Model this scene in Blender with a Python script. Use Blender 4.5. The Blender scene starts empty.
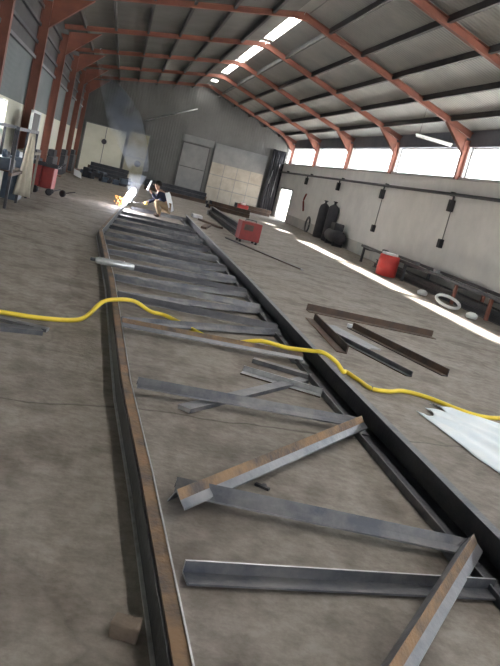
import bpy, bmesh, math, random
from mathutils import Vector, Matrix, noise
random.seed(7)
S = bpy.context.scene
C = S.collection
PI = math.pi

# ------------------------------------------------------------------ materials
def mat(name, col, rough=.6, metal=0, c2=None, nscale=3, detail=6, bump=0, bscale=30, lo=.35, hi=.65, spec=.5):
    m = bpy.data.materials.new(name); m.use_nodes = True
    nt = m.node_tree; b = nt.nodes['Principled BSDF']
    b.inputs['Base Color'].default_value = (*col, 1); b.inputs['Roughness'].default_value = rough
    b.inputs['Metallic'].default_value = metal; b.inputs['Specular IOR Level'].default_value = spec
    tc = nt.nodes.new('ShaderNodeTexCoord')
    if c2:
        n = nt.nodes.new('ShaderNodeTexNoise'); n.inputs['Scale'].default_value = nscale
        n.inputs['Detail'].default_value = detail; n.inputs['Roughness'].default_value = .65
        nt.links.new(tc.outputs['Object'], n.inputs['Vector'])
        r = nt.nodes.new('ShaderNodeValToRGB')
        r.color_ramp.elements[0].position = lo; r.color_ramp.elements[1].position = hi
        r.color_ramp.elements[0].color = (*col, 1); r.color_ramp.elements[1].color = (*c2, 1)
        nt.links.new(n.outputs['Fac'], r.inputs['Fac']); nt.links.new(r.outputs['Color'], b.inputs['Base Color'])
    if bump:
        n = nt.nodes.new('ShaderNodeTexNoise'); n.inputs['Scale'].default_value = bscale; n.inputs['Detail'].default_value = 5
        nt.links.new(tc.outputs['Object'], n.inputs['Vector'])
        bp = nt.nodes.new('ShaderNodeBump'); bp.inputs['Strength'].default_value = bump; bp.inputs['Distance'].default_value = .02
        nt.links.new(n.outputs['Fac'], bp.inputs['Height']); nt.links.new(bp.outputs['Normal'], b.inputs['Normal'])
    return m

def emit(name, col, s):
    m = bpy.data.materials.new(name); m.use_nodes = True; nt = m.node_tree
    b = nt.nodes['Principled BSDF']; b.inputs['Base Color'].default_value = (*col, 1)
    b.inputs['Emission Color'].default_value = (*col, 1); b.inputs['Emission Strength'].default_value = s
    return m

def glass(name, tint, milk):
    m = bpy.data.materials.new(name); m.use_nodes = True; nt = m.node_tree; nt.nodes.clear()
    o = nt.nodes.new('ShaderNodeOutputMaterial'); t = nt.nodes.new('ShaderNodeBsdfTransparent'); t.inputs[0].default_value = (*tint, 1)
    tr = nt.nodes.new('ShaderNodeBsdfTranslucent'); tr.inputs[0].default_value = (*tint, 1)
    gl = nt.nodes.new('ShaderNodeBsdfGlossy'); gl.inputs['Roughness'].default_value = .15
    a = nt.nodes.new('ShaderNodeMixShader'); a.inputs[0].default_value = milk
    c = nt.nodes.new('ShaderNodeMixShader'); c.inputs[0].default_value = .05
    nt.links.new(t.outputs[0], a.inputs[1]); nt.links.new(tr.outputs[0], a.inputs[2])
    nt.links.new(a.outputs[0], c.inputs[1]); nt.links.new(gl.outputs[0], c.inputs[2]); nt.links.new(c.outputs[0], o.inputs[0])
    return m

def sheet_mat(name, col, c2, axis, scale, bump=.6):
    """profiled metal cladding: ribs from a wave texture along one axis"""
    m = mat(name, col, .55, 0, c2, .6, 5)
    nt = m.node_tree; b = nt.nodes['Principled BSDF']
    tc = nt.nodes.new('ShaderNodeTexCoord'); w = nt.nodes.new('ShaderNodeTexWave')
    w.bands_direction = axis; w.inputs['Scale'].default_value = scale
    bp = nt.nodes.new('ShaderNodeBump'); bp.inputs['Strength'].default_value = bump; bp.inputs['Distance'].default_value = .03
    nt.links.new(tc.outputs['Object'], w.inputs['Vector']); nt.links.new(w.outputs['Fac'], bp.inputs['Height'])
    nt.links.new(bp.outputs['Normal'], b.inputs['Normal'])
    return m

def floor_mat():
    m = mat('concrete', (.30, .27, .24), .75, 0, None, bump=.25, bscale=25)
    nt = m.node_tree; b = nt.nodes['Principled BSDF']; L = nt.links.new
    tc = nt.nodes.new('ShaderNodeTexCoord')
    def N(s, d, r=.6):
        n = nt.nodes.new('ShaderNodeTexNoise'); n.inputs['Scale'].default_value = s; n.inputs['Detail'].default_value = d
        n.inputs['Roughness'].default_value = r; L(tc.outputs['Object'], n.inputs['Vector']); return n.outputs['Fac']
    def ramp(f, a, ca, c, cb):
        r = nt.nodes.new('ShaderNodeValToRGB'); e = r.color_ramp.elements
        e[0].position = a; e[0].color = (*ca, 1); e[1].position = c; e[1].color = (*cb, 1); L(f, r.inputs['Fac']); return r.outputs['Color']
    def mul(a, c, f=1):
        x = nt.nodes.new('ShaderNodeMix'); x.data_type = 'RGBA'; x.blend_type = 'MULTIPLY'; x.inputs[0].default_value = f
        L(a, x.inputs[6]); L(c, x.inputs[7]); return x.outputs[2]
    base = ramp(N(.9, 8, .7), .3, (.235, .205, .18), .7, (.33, .298, .268))
    fine = ramp(N(9, 8, .75), .36, (.62, .60, .58), .62, (1, 1, 1))
    stain = ramp(N(2.3, 5, .6), .36, (.66, .63, .61), .52, (1, 1, 1))
    col = mul(mul(base, fine), stain)
    # thin wandering cracks
    v = nt.nodes.new('ShaderNodeTexVoronoi'); v.feature = 'DISTANCE_TO_EDGE'; v.inputs['Scale'].default_value = .42
    nn = nt.nodes.new('ShaderNodeTexNoise'); nn.inputs['Scale'].default_value = 1.3; nn.inputs['Detail'].default_value = 6
    L(tc.outputs['Object'], nn.inputs['Vector'])
    mx = nt.nodes.new('ShaderNodeMix'); mx.data_type = 'RGBA'; mx.inputs[0].default_value = .28
    L(tc.outputs['Object'], mx.inputs[6]); L(nn.outputs['Color'], mx.inputs[7]); L(mx.outputs[2], v.inputs['Vector'])
    col = mul(col, ramp(v.outputs['Distance'], .0, (.4, .38, .37), .006, (1, 1, 1)), .35)
    sx = nt.nodes.new('ShaderNodeSeparateXYZ'); L(mx.outputs[2], sx.inputs[0])
    def mth(op, a, v):
        q = nt.nodes.new('ShaderNodeMath'); q.operation = op; L(a, q.inputs[0])
        if isinstance(v, float): q.inputs[1].default_value = v
        else: L(v, q.inputs[1])
        return q.outputs[0]
    ln = mth('ABSOLUTE', mth('SUBTRACT', mth('SUBTRACT', sx.outputs[1], mth('MULTIPLY', sx.outputs[0], .19)), 3.32), 0.0)
    col = mul(col, ramp(ln, .004, (.35, .33, .32), .014, (1, 1, 1)), .8)
    L(col, b.inputs['Base Color'])
    return m

M = dict(
    concrete=floor_mat(),
    plaster=mat('plaster', (.76, .755, .74), .9, 0, (.86, .85, .83), 1.2, bump=.1),
    plaster_dirty=mat('plaster_dirty', (.42, .44, .45), .9, 0, (.60, .58, .55), 1.0, bump=.1),
    cream=mat('cream_paint', (.72, .71, .60), .7, 0, (.80, .79, .68), 1.5),
    yellow_door=mat('yellowed_paint', (.36, .34, .24), .7, 0, (.46, .43, .32), 3),
    beige=mat('beige_panel', (.25, .225, .195), .7, 0, (.33, .30, .26), 2),
    siding=sheet_mat('grey_green_siding', (.11, .135, .14), (.15, .175, .18), 'Y', 2.2),
    gable=sheet_mat('dark_gable_siding', (.085, .087, .083), (.12, .12, .12), 'X', 2.2, .25),
    upper=mat('blue_grey_sheet', (.13, .14, .18), .6, 0, (.18, .19, .23), 1.0),
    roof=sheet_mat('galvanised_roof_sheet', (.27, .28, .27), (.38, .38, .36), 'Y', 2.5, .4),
    ground=mat('outdoor_ground', (.45, .42, .38), .9),
    orange=mat('orange_primer', (.27, .095, .06), .6, 0, (.20, .075, .055), 2.5),
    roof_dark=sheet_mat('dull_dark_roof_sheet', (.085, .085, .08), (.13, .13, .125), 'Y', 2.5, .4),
    purlin=mat('dark_purlin', (.035, .035, .04), .6, 0, (.06, .055, .055), 2),
    greydoor=mat('grey_door', (.15, .155, .16), .6, 0, (.20, .20, .20), 2),
    darkgrey=mat('dark_grey_paint', (.035, .036, .045), .5, 0, (.06, .06, .07), 4),
    black=mat('black_plastic', (.02, .02, .025), .4),
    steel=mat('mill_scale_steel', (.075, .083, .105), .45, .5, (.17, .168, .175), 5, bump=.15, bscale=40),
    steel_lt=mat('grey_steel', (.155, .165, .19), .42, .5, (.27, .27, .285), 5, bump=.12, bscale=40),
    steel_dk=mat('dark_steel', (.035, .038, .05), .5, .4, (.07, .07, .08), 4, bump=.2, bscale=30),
    rust=mat('rusty_steel', (.235, .145, .08), .7, .1, (.075, .065, .062), 5, bump=.3, bscale=50, lo=.4, hi=.66),
    rust_dk=mat('dark_rusty_steel', (.13, .08, .055), .7, .1, (.07, .055, .05), 5, bump=.3, bscale=40),
    edge=mat('ground_steel_edge', (.55, .56, .58), .35, .6, (.38, .38, .40), 12),
    chrome=mat('bright_metal', (.75, .78, .80), .25, .6, (.5, .52, .54), 8),
    yellow=mat('yellow_hose', (.85, .66, .06), .45, 0, (.78, .58, .05), 9),
    hosejoint=mat('grey_tape', (.2, .2, .2), .6),
    red=mat('red_paint', (.30, .035, .032), .5, 0, (.22, .03, .03), 5),
    redbright=mat('bright_red_plastic', (.62, .06, .05), .45, 0, (.52, .05, .05), 5),
    white=mat('white_cloth', (.82, .83, .84), .8, 0, (.74, .77, .80), 5),
    plastic=mat('white_plastic_film', (.84, .90, .95), .35, 0, (.72, .82, .90), 4),
    creamcloth=mat('cream_cloth', (.60, .55, .46), .9, 0, (.50, .46, .38), 8),
    blue=mat('blue_paint', (.05, .075, .11), .5, 0, (.08, .11, .15), 5),
    navy=mat('navy_fabric', (.02, .025, .05), .9),
    tan=mat('tan_trousers', (.33, .24, .15), .9, 0, (.26, .19, .12), 8),
    skin=mat('skin', (.34, .19, .13), .6),
    hair=mat('dark_hair', (.02, .015, .012), .8),
    boot=mat('brown_boot', (.06, .04, .03), .7),
    glove=mat('yellow_glove', (.60, .48, .16), .8),
    brick=mat('concrete_block', (.24, .19, .15), .9, 0, (.17, .13, .11), 12, bump=.4, bscale=40),
    wood=mat('grey_wood', (.22, .19, .16), .8, 0, (.30, .27, .23), 6),
    glass=glass('window_glass', (.96, .98, 1), .25),
    skylight=glass('skylight_sheet', (1, .99, .97), .25),
    arc=emit('arc_glow', (1, .97, 1), 60), spark=emit('spark_glow', (1, .42, .10), 9),
    tube=mat('white_tube', (.85, .87, .9), .3),
)

# ------------------------------------------------------------------ mesh helpers
class MB:
    def __init__(s): s.bm = bmesh.new(); s.mats = []
    def mi(s, m):
        if m not in s.mats: s.mats.append(m)
        return s.mats.index(m)
    def box(s, lo, hi, m='steel', rot=None, piv=None, bev=0):
        lo, hi = Vector(lo), Vector(hi); i = s.mi(m); b = bmesh.new()
        bmesh.ops.create_cube(b, size=1)
        for v in b.verts: v.co = Vector([lo[k] + (v.co[k] + .5) * (hi[k] - lo[k]) for k in range(3)])
        if bev: bmesh.ops.bevel(b, geom=b.edges[:], offset=bev, segments=2, affect='EDGES', profile=.5)
        if rot is not None:
            p = Vector(piv) if piv is not None else (lo + hi) / 2
            for v in b.verts: v.co = p + rot @ (v.co - p)
        return s.merge(b, i)
    def merge(s, b, i, smooth=False):
        mp = {v: s.bm.verts.new(v.co) for v in b.verts}
        for f in b.faces:
            try: nf = s.bm.faces.new([mp[v] for v in f.verts]); nf.material_index = i; nf.smooth = smooth
            except ValueError: pass
        b.free(); return s
    def prism(s, prof, p0, p1, m='steel', up=(0, 0, 1), mats=None):
        """closed 2-D profile (side, up) swept from p0 to p1; mats = a material per profile edge"""
        p0, p1 = Vector(p0), Vector(p1); d = (p1 - p0).normalized(); side = d.cross(Vector(up)).normalized(); u = side.cross(d)
        A = [s.bm.verts.new(p0 + side * a + u * b) for a, b in prof]; B = [s.bm.verts.new(p1 + side * a + u * b) for a, b in prof]
        n = len(prof)
        for k in range(n):
            f = s.bm.faces.new([A[k], A[(k + 1) % n], B[(k + 1) % n], B[k]]); f.material_index = s.mi(mats[k] if mats else m)
        f = s.bm.faces.new(A[::-1]); f.material_index = s.mi(m); f = s.bm.faces.new(B); f.material_index = s.mi(m)
        return s
    def tube(s, pts, r, m='steel', seg=10, cap=True):
        pts = [Vector(p) for p in pts]; i = s.mi(m); rings = []
        for k, p in enumerate(pts):
            d = (pts[min(k + 1, len(pts) - 1)] - pts[max(k - 1, 0)]).normalized()
            a = d.cross(Vector((0, 0, 1))); a = a.normalized() if a.length > 1e-3 else Vector((1, 0, 0)); b = d.cross(a)
            rr = r[k] if isinstance(r, (list, tuple)) else r
            rings.append([s.bm.verts.new(p + (a * math.cos(t) + b * math.sin(t)) * rr) for t in [2 * PI * q / seg for q in range(seg)]])
        for k in range(len(rings) - 1):
            for q in range(seg):
                f = s.bm.faces.new([rings[k][q], rings[k][(q + 1) % seg], rings[k + 1][(q + 1) % seg], rings[k + 1][q]]); f.material_index = i; f.smooth = True
        if cap:
            for rg in (rings[0][::-1], rings[-1]): f = s.bm.faces.new(rg); f.material_index = i
        return s
    def lathe(s, prof, c, m='steel', seg=20, axis='Z'):
        i = s.mi(m); c = Vector(c); rings = []
        for r, z in prof:
            ring = []
            for q in range(seg):
                a, b = r * math.cos(2 * PI * q / seg), r * math.sin(2 * PI * q / seg)
                v = (a, b, z) if axis == 'Z' else (z, a, b) if axis == 'X' else (b, z, a)
                ring.append(s.bm.verts.new(c + Vector(v)))
            rings.append(ring)
        for k in range(len(rings) - 1):
            for q in range(seg):
                f = s.bm.faces.new([rings[k][q], rings[k][(q + 1) % seg], rings[k + 1][(q + 1) % seg], rings[k + 1][q]]); f.material_index = i; f.smooth = True
        for rg in (rings[0][::-1], rings[-1]):
            f = s.bm.faces.new(rg); f.material_index = i
        return s
    def build(s, name, parent=None, loc=None):
        bmesh.ops.recalc_face_normals(s.bm, faces=s.bm.faces)
        me = bpy.data.meshes.new(name); s.bm.to_mesh(me); s.bm.free()
        for m in s.mats: me.materials.append(M[m])
        o = bpy.data.objects.new(name, me); C.objects.link(o)
        if loc is not None: o.location = loc
        if parent is not None: o.parent = parent; o.location = (0, 0, 0) if loc is None else loc
        return o

def tag(o, label, cat, group=None, kind=None):
    o['label'] = label; o['category'] = cat
    if group: o['group'] = group
    if kind: o['kind'] = kind
    return o
def thing(name, label, cat, loc=(0, 0, 0), rz=0, group=None):
    o = bpy.data.objects.new(name, None); C.objects.link(o); o.location = loc; o.rotation_euler = (0, 0, rz)
    o.empty_display_size = .1
    return tag(o, label, cat, group)
def struct(o, label=None):
    o['kind'] = 'structure'
    if label: o['label'] = label
    return o
def origin(o, p):
    """move the object's origin without moving the mesh"""
    p = Vector(p); o.data.transform(Matrix.Translation(-p)); o.location = p; return o

# ------------------------------------------------------------------ the hall
XL, XR, YB, Y0 = -2.5, 8.8, 42.5, -9.0
RX = 3.6
SKW = .15
def zr_right(x): return 5.92 - .317 * (x - RX)       # underside of roof sheets
def zr_left(x): return 5.92 - .185 * (RX - x)
FR = [14.1 + 5.3 * k for k in range(6)]
FRALL = [14.1 + 5.3 * k for k in range(-4, 6)]

struct(MB().box((XL - .2, Y0, -.2), (XR + .2, YB + .2, 0), 'concrete').build('floor'))
b = MB(); b.box((-120, -90, -.45), (140, 140, -.22), 'ground'); struct(b.build('ground'))

# right wall: plaster below the window strip, with a low doorway near the far end
b = MB()
b.box((XR, Y0, 0), (XR + .2, 38.7, 3.0), 'plaster'); b.box((XR, 41.5, 0), (XR + .2, YB, 3.0), 'plaster'); b.box((XR, 38.7, 1.62), (XR + .2, 41.5, 3.0), 'plaster')
b.box((XR, Y0, 3.84), (XR + .2, YB, 4.42), 'upper')
for y in FRALL: b.box((XR, y - .07, 2.99), (XR + .2, y + .07, 3.85), 'plaster')
struct(b.build('wall_right'))
struct(MB().box((XR - .05, Y0, 2.95), (XR, YB - .02, 3.02), 'plaster_dirty').build('trim_1'))
struct(MB().box((XR - .015, Y0, 0), (XR, 38.6, .42), 'plaster_dirty').build('baseboard_right'))
ys = [Y0] + FRALL[0:] + [YB]
n = 1
for a, c in zip(ys[:-1], ys[1:]):
    if c - a < 1: continue
    w = MB(); w.box((XR + .08, a + .07, 3.0), (XR + .13, a + .11, 3.84), 'greydoor'); w.box((XR + .08, c - .11, 3.0), (XR + .13, c - .07, 3.84), 'greydoor')
    w.box((XR + .08, a + .07, 3.0), (XR + .13, c - .07, 3.03), 'greydoor'); w.box((XR + .08, a + .07, 3.81), (XR + .13, c - .07, 3.84), 'greydoor')
    f = struct(w.build('window_%d' % n)); n += 1
    MB().box((XR + .10, a + .11, 3.03), (XR + .106, c - .11, 3.81), 'glass').build('glass_pane', f)

# left wall: cream masonry to 2 m, grey siding, dark band under the eave
b = MB()
WL = [(14.4, 15.5), (15.75, 16.8)]
b.box((XL - .2, Y0, 0), (XL, 14.4, 2.0), 'cream'); b.box((XL - .2, 14.4, 0), (XL, 16.8, 1.35), 'cream'); b.box((XL - .2, 16.8, 0), (XL, YB, 2.0), 'cream')
b.box((XL - .2, 15.5, 1.35), (XL, 15.75, 2.0), 'cream'); b.box((XL - .2, 14.4, 1.95), (XL, 16.8, 2.0), 'cream')
b.box((XL - .12, Y0, 2.0), (XL, YB, 3.15), 'siding'); b.box((XL - .12, Y0, 3.15), (XL, YB, 4.82), 'purlin')
struct(b.build('wall_left'))
struct(MB().box((XL, Y0, 3.10), (XL + .07, YB - .01, 3.17), 'greydoor').build('trim_2'))
for a, c in WL:
    w = MB()
    for z in (1.35, 1.91): w.box((XL - .1, a, z), (XL - .04, c, z + .04), 'white')
    for y in (a, c - .04): w.box((XL - .1, y, 1.35), (XL - .04, y + .04, 1.95), 'white')
    f = struct(w.build('window_%d' % n)); n += 1
    MB().box((XL - .075, a + .04, 1.39), (XL - .07, c - .04, 1.91), 'glass').build('glass_pane', f)

# back gable wall
b = MB(); prof = [(XL - .2, 0), (XR + .2, 0), (XR + .2, zr_right(XR + .2)), (RX, 5.98), (XL - .2, zr_left(XL - .2))]
b.prism([(x, z) for x, z in prof], (0, YB, 0), (0, YB + .2, 0), 'gable')
o = b.build('wall_back')
struct(o)
# front end wall behind the camera with a tall open gateway, unseen, added to let in sky light
b = MB(); b.box((XL - .2, Y0 - .2, 0), (3.2, Y0, 4.8), 'gable'); b.box((8.6, Y0 - .2, 0), (XR + .2, Y0, 4.4), 'gable'); b.box((3.2, Y0 - .2, 3.6), (8.6, Y0, 4.9), 'gable')
struct(b.build('wall_front'))

# ceiling: two pitched roofs of sheets and the ridge strip
b = MB()
def slope(b, x0, z0, x1, z1, ya, yb, m, t=.05):
    b.prism([(x0, z0), (x1, z1), (x1, z1 + t), (x0, z0 + t)], (0, ya, 0), (0, yb, 0), m)
def ridge_z(x): return zr_right(x) if x > RX else zr_left(x)
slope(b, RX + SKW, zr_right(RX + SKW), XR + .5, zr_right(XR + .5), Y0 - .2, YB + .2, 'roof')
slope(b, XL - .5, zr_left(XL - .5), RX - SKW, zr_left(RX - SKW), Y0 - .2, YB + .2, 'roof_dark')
SKY = [(-9, 15.2), (20.4, 24.4), (24.9, 29.8), (30.2, 35.1), (38.4, 39.4), (41.4, 42.0)]  # first section lies out of view, added to bring in more light
e = Y0 - .2
for a, c in SKY + [(YB + .2, 0)]:
    if a - e > .02: slope(b, RX - SKW, 5.90, RX + SKW, 5.90, e, a, 'roof', .06)
    e = c
struct(b.build('ceiling'))
for k, (a, c) in enumerate(SKY):
    w = MB(); slope(w, RX - SKW - .03, 5.965, RX + SKW + .03, 5.965, a, c, 'skylight', .005)
    struct(w.build('window_%d' % n)); n += 1

# doors of the back wall
def panel_door(name, x0, x1, z1, m, seams=(), edge='darkgrey', handle=None, hz=()):
    w = MB(); w.box((x0, YB - .06, 0), (x1, YB - .005, z1), m)
    for s in seams: w.box((s - .015, YB - .07, .02), (s + .015, YB - .058, z1 - .02), edge)
    for z in hz: w.box((x0 + .02, YB - .07, z - .02), (x1 - .02, YB - .058, z + .02), edge)
    fr = .05
    w.box((x0 - fr, YB - .09, 0), (x0, YB - .005, z1 + fr), edge); w.box((x1, YB - .09, 0), (x1 + fr, YB - .005, z1 + fr), edge); w.box((x0, YB - .09, z1), (x1, YB - .005, z1 + fr), edge)
    return struct(w.build(name))
d1 = panel_door('door_1', -2.2, -.04, 2.5, 'cream', (-1.1,), 'greydoor')
w = MB(); w.lathe([(.13, 0), (.14, .01), (.14, .03), (.10, .05)], (-1.12, YB - .1, 1.72), 'darkgrey', 16, 'Y'); w.build('emblem', d1)
d2 = panel_door('door_2', .12, 1.2, 2.6, 'yellow_door', (), 'greydoor', hz=(1.3,))
w = MB(); w.lathe([(.16, 0), (.17, .01), (.17, .03), (.12, .04)], (.85, YB - .1, 1.0), 'darkgrey', 16, 'Y'); w.build('emblem', d2)
d3 = panel_door('door_3', 3.05, 4.5, 2.75, 'greydoor', (), 'purlin', hz=(1.5,))
MB().box((2.95, YB - .12, 2.85), (4.7, YB - .005, 3.2), 'greydoor').build('door_rail', d3)
w = MB(); w.box((4.8, YB - .07, 0), (7.8, YB - .005, 2.15), 'beige'); w.box((4.8, YB - .07, 2.15), (7.8, YB - .005, 3.15), 'greydoor')
for z in (.75, 1.45, 2.13): w.box((4.8, YB - .085, z - .02), (7.8, YB - .068, z + .02), 'greydoor')
for x in (5.55, 6.3, 7.05): w.box((x - .015, YB - .085, .0), (x + .015, YB - .068, 3.13), 'greydoor')
struct(w.build('door_4'))
w = MB()
w.box((XR + .02, 38.6, 1.62), (XR - .03, 41.6, 1.70), 'greydoor'); w.box((XR - .03, 38.62, 0), (XR + .02, 38.7, 1.70), 'greydoor'); w.box((XR - .03, 41.5, 0), (XR + .02, 41.58, 1.70), 'greydoor')
struct(w.build('trim_3'))

# ------------------------------------------------------------------ portal frames
def isec(b, p0, p1, depth, width, m, up):
    h, w2, t = depth / 2, width / 2, .014
    prof = [(-w2, -h), (w2, -h), (w2, -h + t), (t / 2, -h + t), (t / 2, h - t), (w2, h - t), (w2, h), (-w2, h), (-w2, h - t), (-t / 2, h - t), (-t / 2, -h + t), (-w2, -h + t)]
    b.prism(prof, p0, p1, m, up)
order = ['nearest', 'second nearest', 'third nearest', 'fourth nearest', 'second farthest', 'farthest']
for k, y in enumerate(FR):
    t = thing('portal_frame', 'orange steel portal frame of column and rafters, %s of the six in the hall' % order[k], 'steel frame', (RX, y, 0), group='orange portal frames carrying the roof')
    def P3(x, z): return (x - RX, 0, z)
    b = MB(); isec(b, P3(XL + .12, 0), P3(XL + .12, 4.45), .22, .20, 'orange', (1, 0, 0)); b.box((XL - RX + .0, -.16, 0), (XL - RX + .4, .16, .02), 'orange'); b.build('column', t)
    b = MB(); isec(b, P3(XR - .10, 2.95), P3(XR - .10, 4.0), .14, .12, 'orange', (1, 0, 0)); b.build('column', t)
    b = MB(); isec(b, P3(XL + .05, 4.66), P3(RX, 5.79), .14, .12, 'orange', (0, 0, 1)); b.build('rafter', t)
    b = MB(); isec(b, P3(RX, 5.78), P3(XR - .03, 4.13), .16, .13, 'orange', (0, 0, 1)); b.build('rafter', t)
    b = MB()
    pr = [(XL + .22 - RX, 3.85), (XL + 1.15 - RX, 4.72), (XL + .22 - RX, 4.55)]
    b.prism([(x, z) for x, z in pr], (0, -.03, 0), (0, .03, 0), 'orange'); b.prism([(pr[0][0], pr[0][1]), (pr[1][0], pr[1][1]), (pr[1][0], pr[1][1] + .02), (pr[0][0], pr[0][1] + .02)], (0, -.09, 0), (0, .09, 0), 'orange'); b.build('haunch', t)
    b = MB()
    pr = [(XR - .15 - RX, 3.62), (XR - .15 - RX, 4.06), (XR - .85 - RX, 4.32)]
    b.prism(pr, (0, -.03, 0), (0, .03, 0), 'orange'); b.prism([(pr[0][0], pr[0][1]), (pr[2][0], pr[2][1]), (pr[2][0], pr[2][1] + .02), (pr[0][0], pr[0][1] + .02)], (0, -.08, 0), (0, .08, 0), 'orange'); b.build('haunch', t)
    b = MB(); b.box((-.22, -.02, 5.66), (.22, .02, 5.76), 'orange'); b.build('ridge_plate', t)

# purlins on top of the rafters
nth = ['first', 'second', 'third', 'fourth', 'fifth', 'sixth', 'seventh']
for side, xs in (('right', [4.35, 5.3, 6.25, 7.2, 8.1]), ('left', [2.85, 1.9, .95, 0, -.95, -1.85])):
    for k, x in enumerate(xs):
        z = (zr_right(x) if side == 'right' else zr_left(x))
        b = MB(); b.box((-.035, 0, -.14), (.035, YB - Y0 - .02, 0), 'purlin')
        o = b.build('roof_purlin', loc=(x, Y0, z - .002))
        tag(o, 'dark roof purlin, %s to the %s of the ridge skylight' % (nth[k], side), 'purlin', 'dark purlins under the roof sheets')
for k, (z, x) in enumerate(((3.45, XL + .02), (3.85, XL + .02), (4.25, XL + .02))):
    b = MB(); b.box((0, 0, 0), (.06, YB - Y0 - .02, .07), 'darkgrey'); o = b.build('wall_rail', loc=(XL, Y0, z))
    tag(o, 'dark horizontal wall rail above the left siding, %s from below' % nth[k], 'rail', 'rails under the left eave')

# ------------------------------------------------------------------ the truss being welded
T = thing('steel_truss', 'long tapering welded steel truss lying flat on the floor down the middle of the hall', 'truss', (1.2, 8, 0))
def tp(p): return Vector(p) - Vector((1.2, 8, 0))
def sweep(b, prof, pts, m, mats=None):
    """profile swept along a polyline in the ground plane, offsets taken along +x"""
    rows = [[b.bm.verts.new(tp((x + a, y, z))) for a, z in prof] for x, y in pts]; n_ = len(prof)
    for r in range(len(rows) - 1):
        for k in range(n_):
            f = b.bm.faces.new([rows[r][k], rows[r][(k + 1) % n_], rows[r + 1][(k + 1) % n_], rows[r + 1][k]]); f.material_index = b.mi(mats[k] if mats else m)
    f = b.bm.faces.new(rows[0]); f.material_index = b.mi(m); f = b.bm.faces.new(rows[-1][::-1]); f.material_index = b.mi(m)
CL = [(.47, 1.2), (.425, 2.1), (.36, 3.32), (.27, 4.68), (.12, 8.48), (-.15, 13.3), (.36, 23.2)]
b = MB(); sweep(b, [(0, .0), (.012, 0), (.012, .13), (0, .13)], CL, 'steel_dk'); b.build('chord', T)
b = MB(); sweep(b, [(-.014, 0), (0, 0), (0, .012), (-.014, .012)], CL, 'edge'); b.build('toe_edge', T)
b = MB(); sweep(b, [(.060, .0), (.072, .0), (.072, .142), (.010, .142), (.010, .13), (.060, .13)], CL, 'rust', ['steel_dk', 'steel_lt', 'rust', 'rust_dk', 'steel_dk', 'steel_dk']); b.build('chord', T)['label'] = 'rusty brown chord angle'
b = MB(); sweep(b, [(.066, .1425), (.073, .1425), (.073, .147), (.066, .147)], CL, 'edge'); b.build('weld_bead', T)
CR = [(2.22, 1.6), (2.2, 3.1), (2.16, 6.1), (2.2, 11), (2.16, 22.5)]
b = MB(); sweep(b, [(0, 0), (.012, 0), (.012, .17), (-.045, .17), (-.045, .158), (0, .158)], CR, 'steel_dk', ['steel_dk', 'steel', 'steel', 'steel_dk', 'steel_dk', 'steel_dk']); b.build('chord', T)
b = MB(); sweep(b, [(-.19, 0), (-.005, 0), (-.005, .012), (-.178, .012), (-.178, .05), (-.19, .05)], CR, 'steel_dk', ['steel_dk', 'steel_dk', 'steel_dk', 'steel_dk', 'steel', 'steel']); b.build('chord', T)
def cl(y, P_=CL):
    for (xa, ya), (xb, yb) in zip(P_[:-1], P_[1:]):
        if ya <= y <= yb: return xa + (xb - xa) * (y - ya) / (yb - ya)
    return P_[-1][0]
def web(p0, p1, z0, h=.075, w=.075, near='steel', far='steel_lt', flat=False):
    """rolled angle lying on its toes, ridge up"""
    t = .010; b = MB()
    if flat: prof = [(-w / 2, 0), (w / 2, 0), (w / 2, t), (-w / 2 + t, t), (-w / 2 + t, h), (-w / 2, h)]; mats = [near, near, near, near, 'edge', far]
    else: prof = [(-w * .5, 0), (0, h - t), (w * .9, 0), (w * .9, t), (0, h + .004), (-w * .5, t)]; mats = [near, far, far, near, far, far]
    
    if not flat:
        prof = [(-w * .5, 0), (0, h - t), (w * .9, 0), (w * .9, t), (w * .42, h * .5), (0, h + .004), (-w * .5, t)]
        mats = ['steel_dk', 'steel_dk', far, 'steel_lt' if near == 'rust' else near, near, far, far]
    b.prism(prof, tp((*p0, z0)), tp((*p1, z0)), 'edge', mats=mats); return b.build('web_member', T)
# posts and diagonals; near ones follow the photograph, far ones repeat the bay
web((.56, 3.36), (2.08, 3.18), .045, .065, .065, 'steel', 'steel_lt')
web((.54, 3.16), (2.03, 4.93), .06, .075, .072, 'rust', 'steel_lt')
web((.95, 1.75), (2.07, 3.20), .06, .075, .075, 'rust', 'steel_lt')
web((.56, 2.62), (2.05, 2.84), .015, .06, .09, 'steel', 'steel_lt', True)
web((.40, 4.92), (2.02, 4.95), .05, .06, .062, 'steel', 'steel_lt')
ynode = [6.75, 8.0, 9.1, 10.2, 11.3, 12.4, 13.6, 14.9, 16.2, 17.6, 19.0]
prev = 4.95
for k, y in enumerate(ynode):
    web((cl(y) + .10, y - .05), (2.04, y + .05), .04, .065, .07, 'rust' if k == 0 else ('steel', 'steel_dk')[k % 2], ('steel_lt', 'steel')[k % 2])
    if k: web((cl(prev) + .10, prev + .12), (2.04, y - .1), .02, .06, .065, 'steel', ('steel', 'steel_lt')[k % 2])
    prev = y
# gusset plates at the right nodes
for y in (3.2, 4.95, 6.78, 8.05, 9.15, 10.25, 11.35):
    b = MB(); b.box(tp((1.93, y - .09, .012)), tp((2.10, y + .10, .024)), 'steel_lt'); b.build('gusset_plate', T)
# end bar closing the truss at the far end
web((.52, 21.3), (2.15, 21.9), .02, .09, .09)

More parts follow.
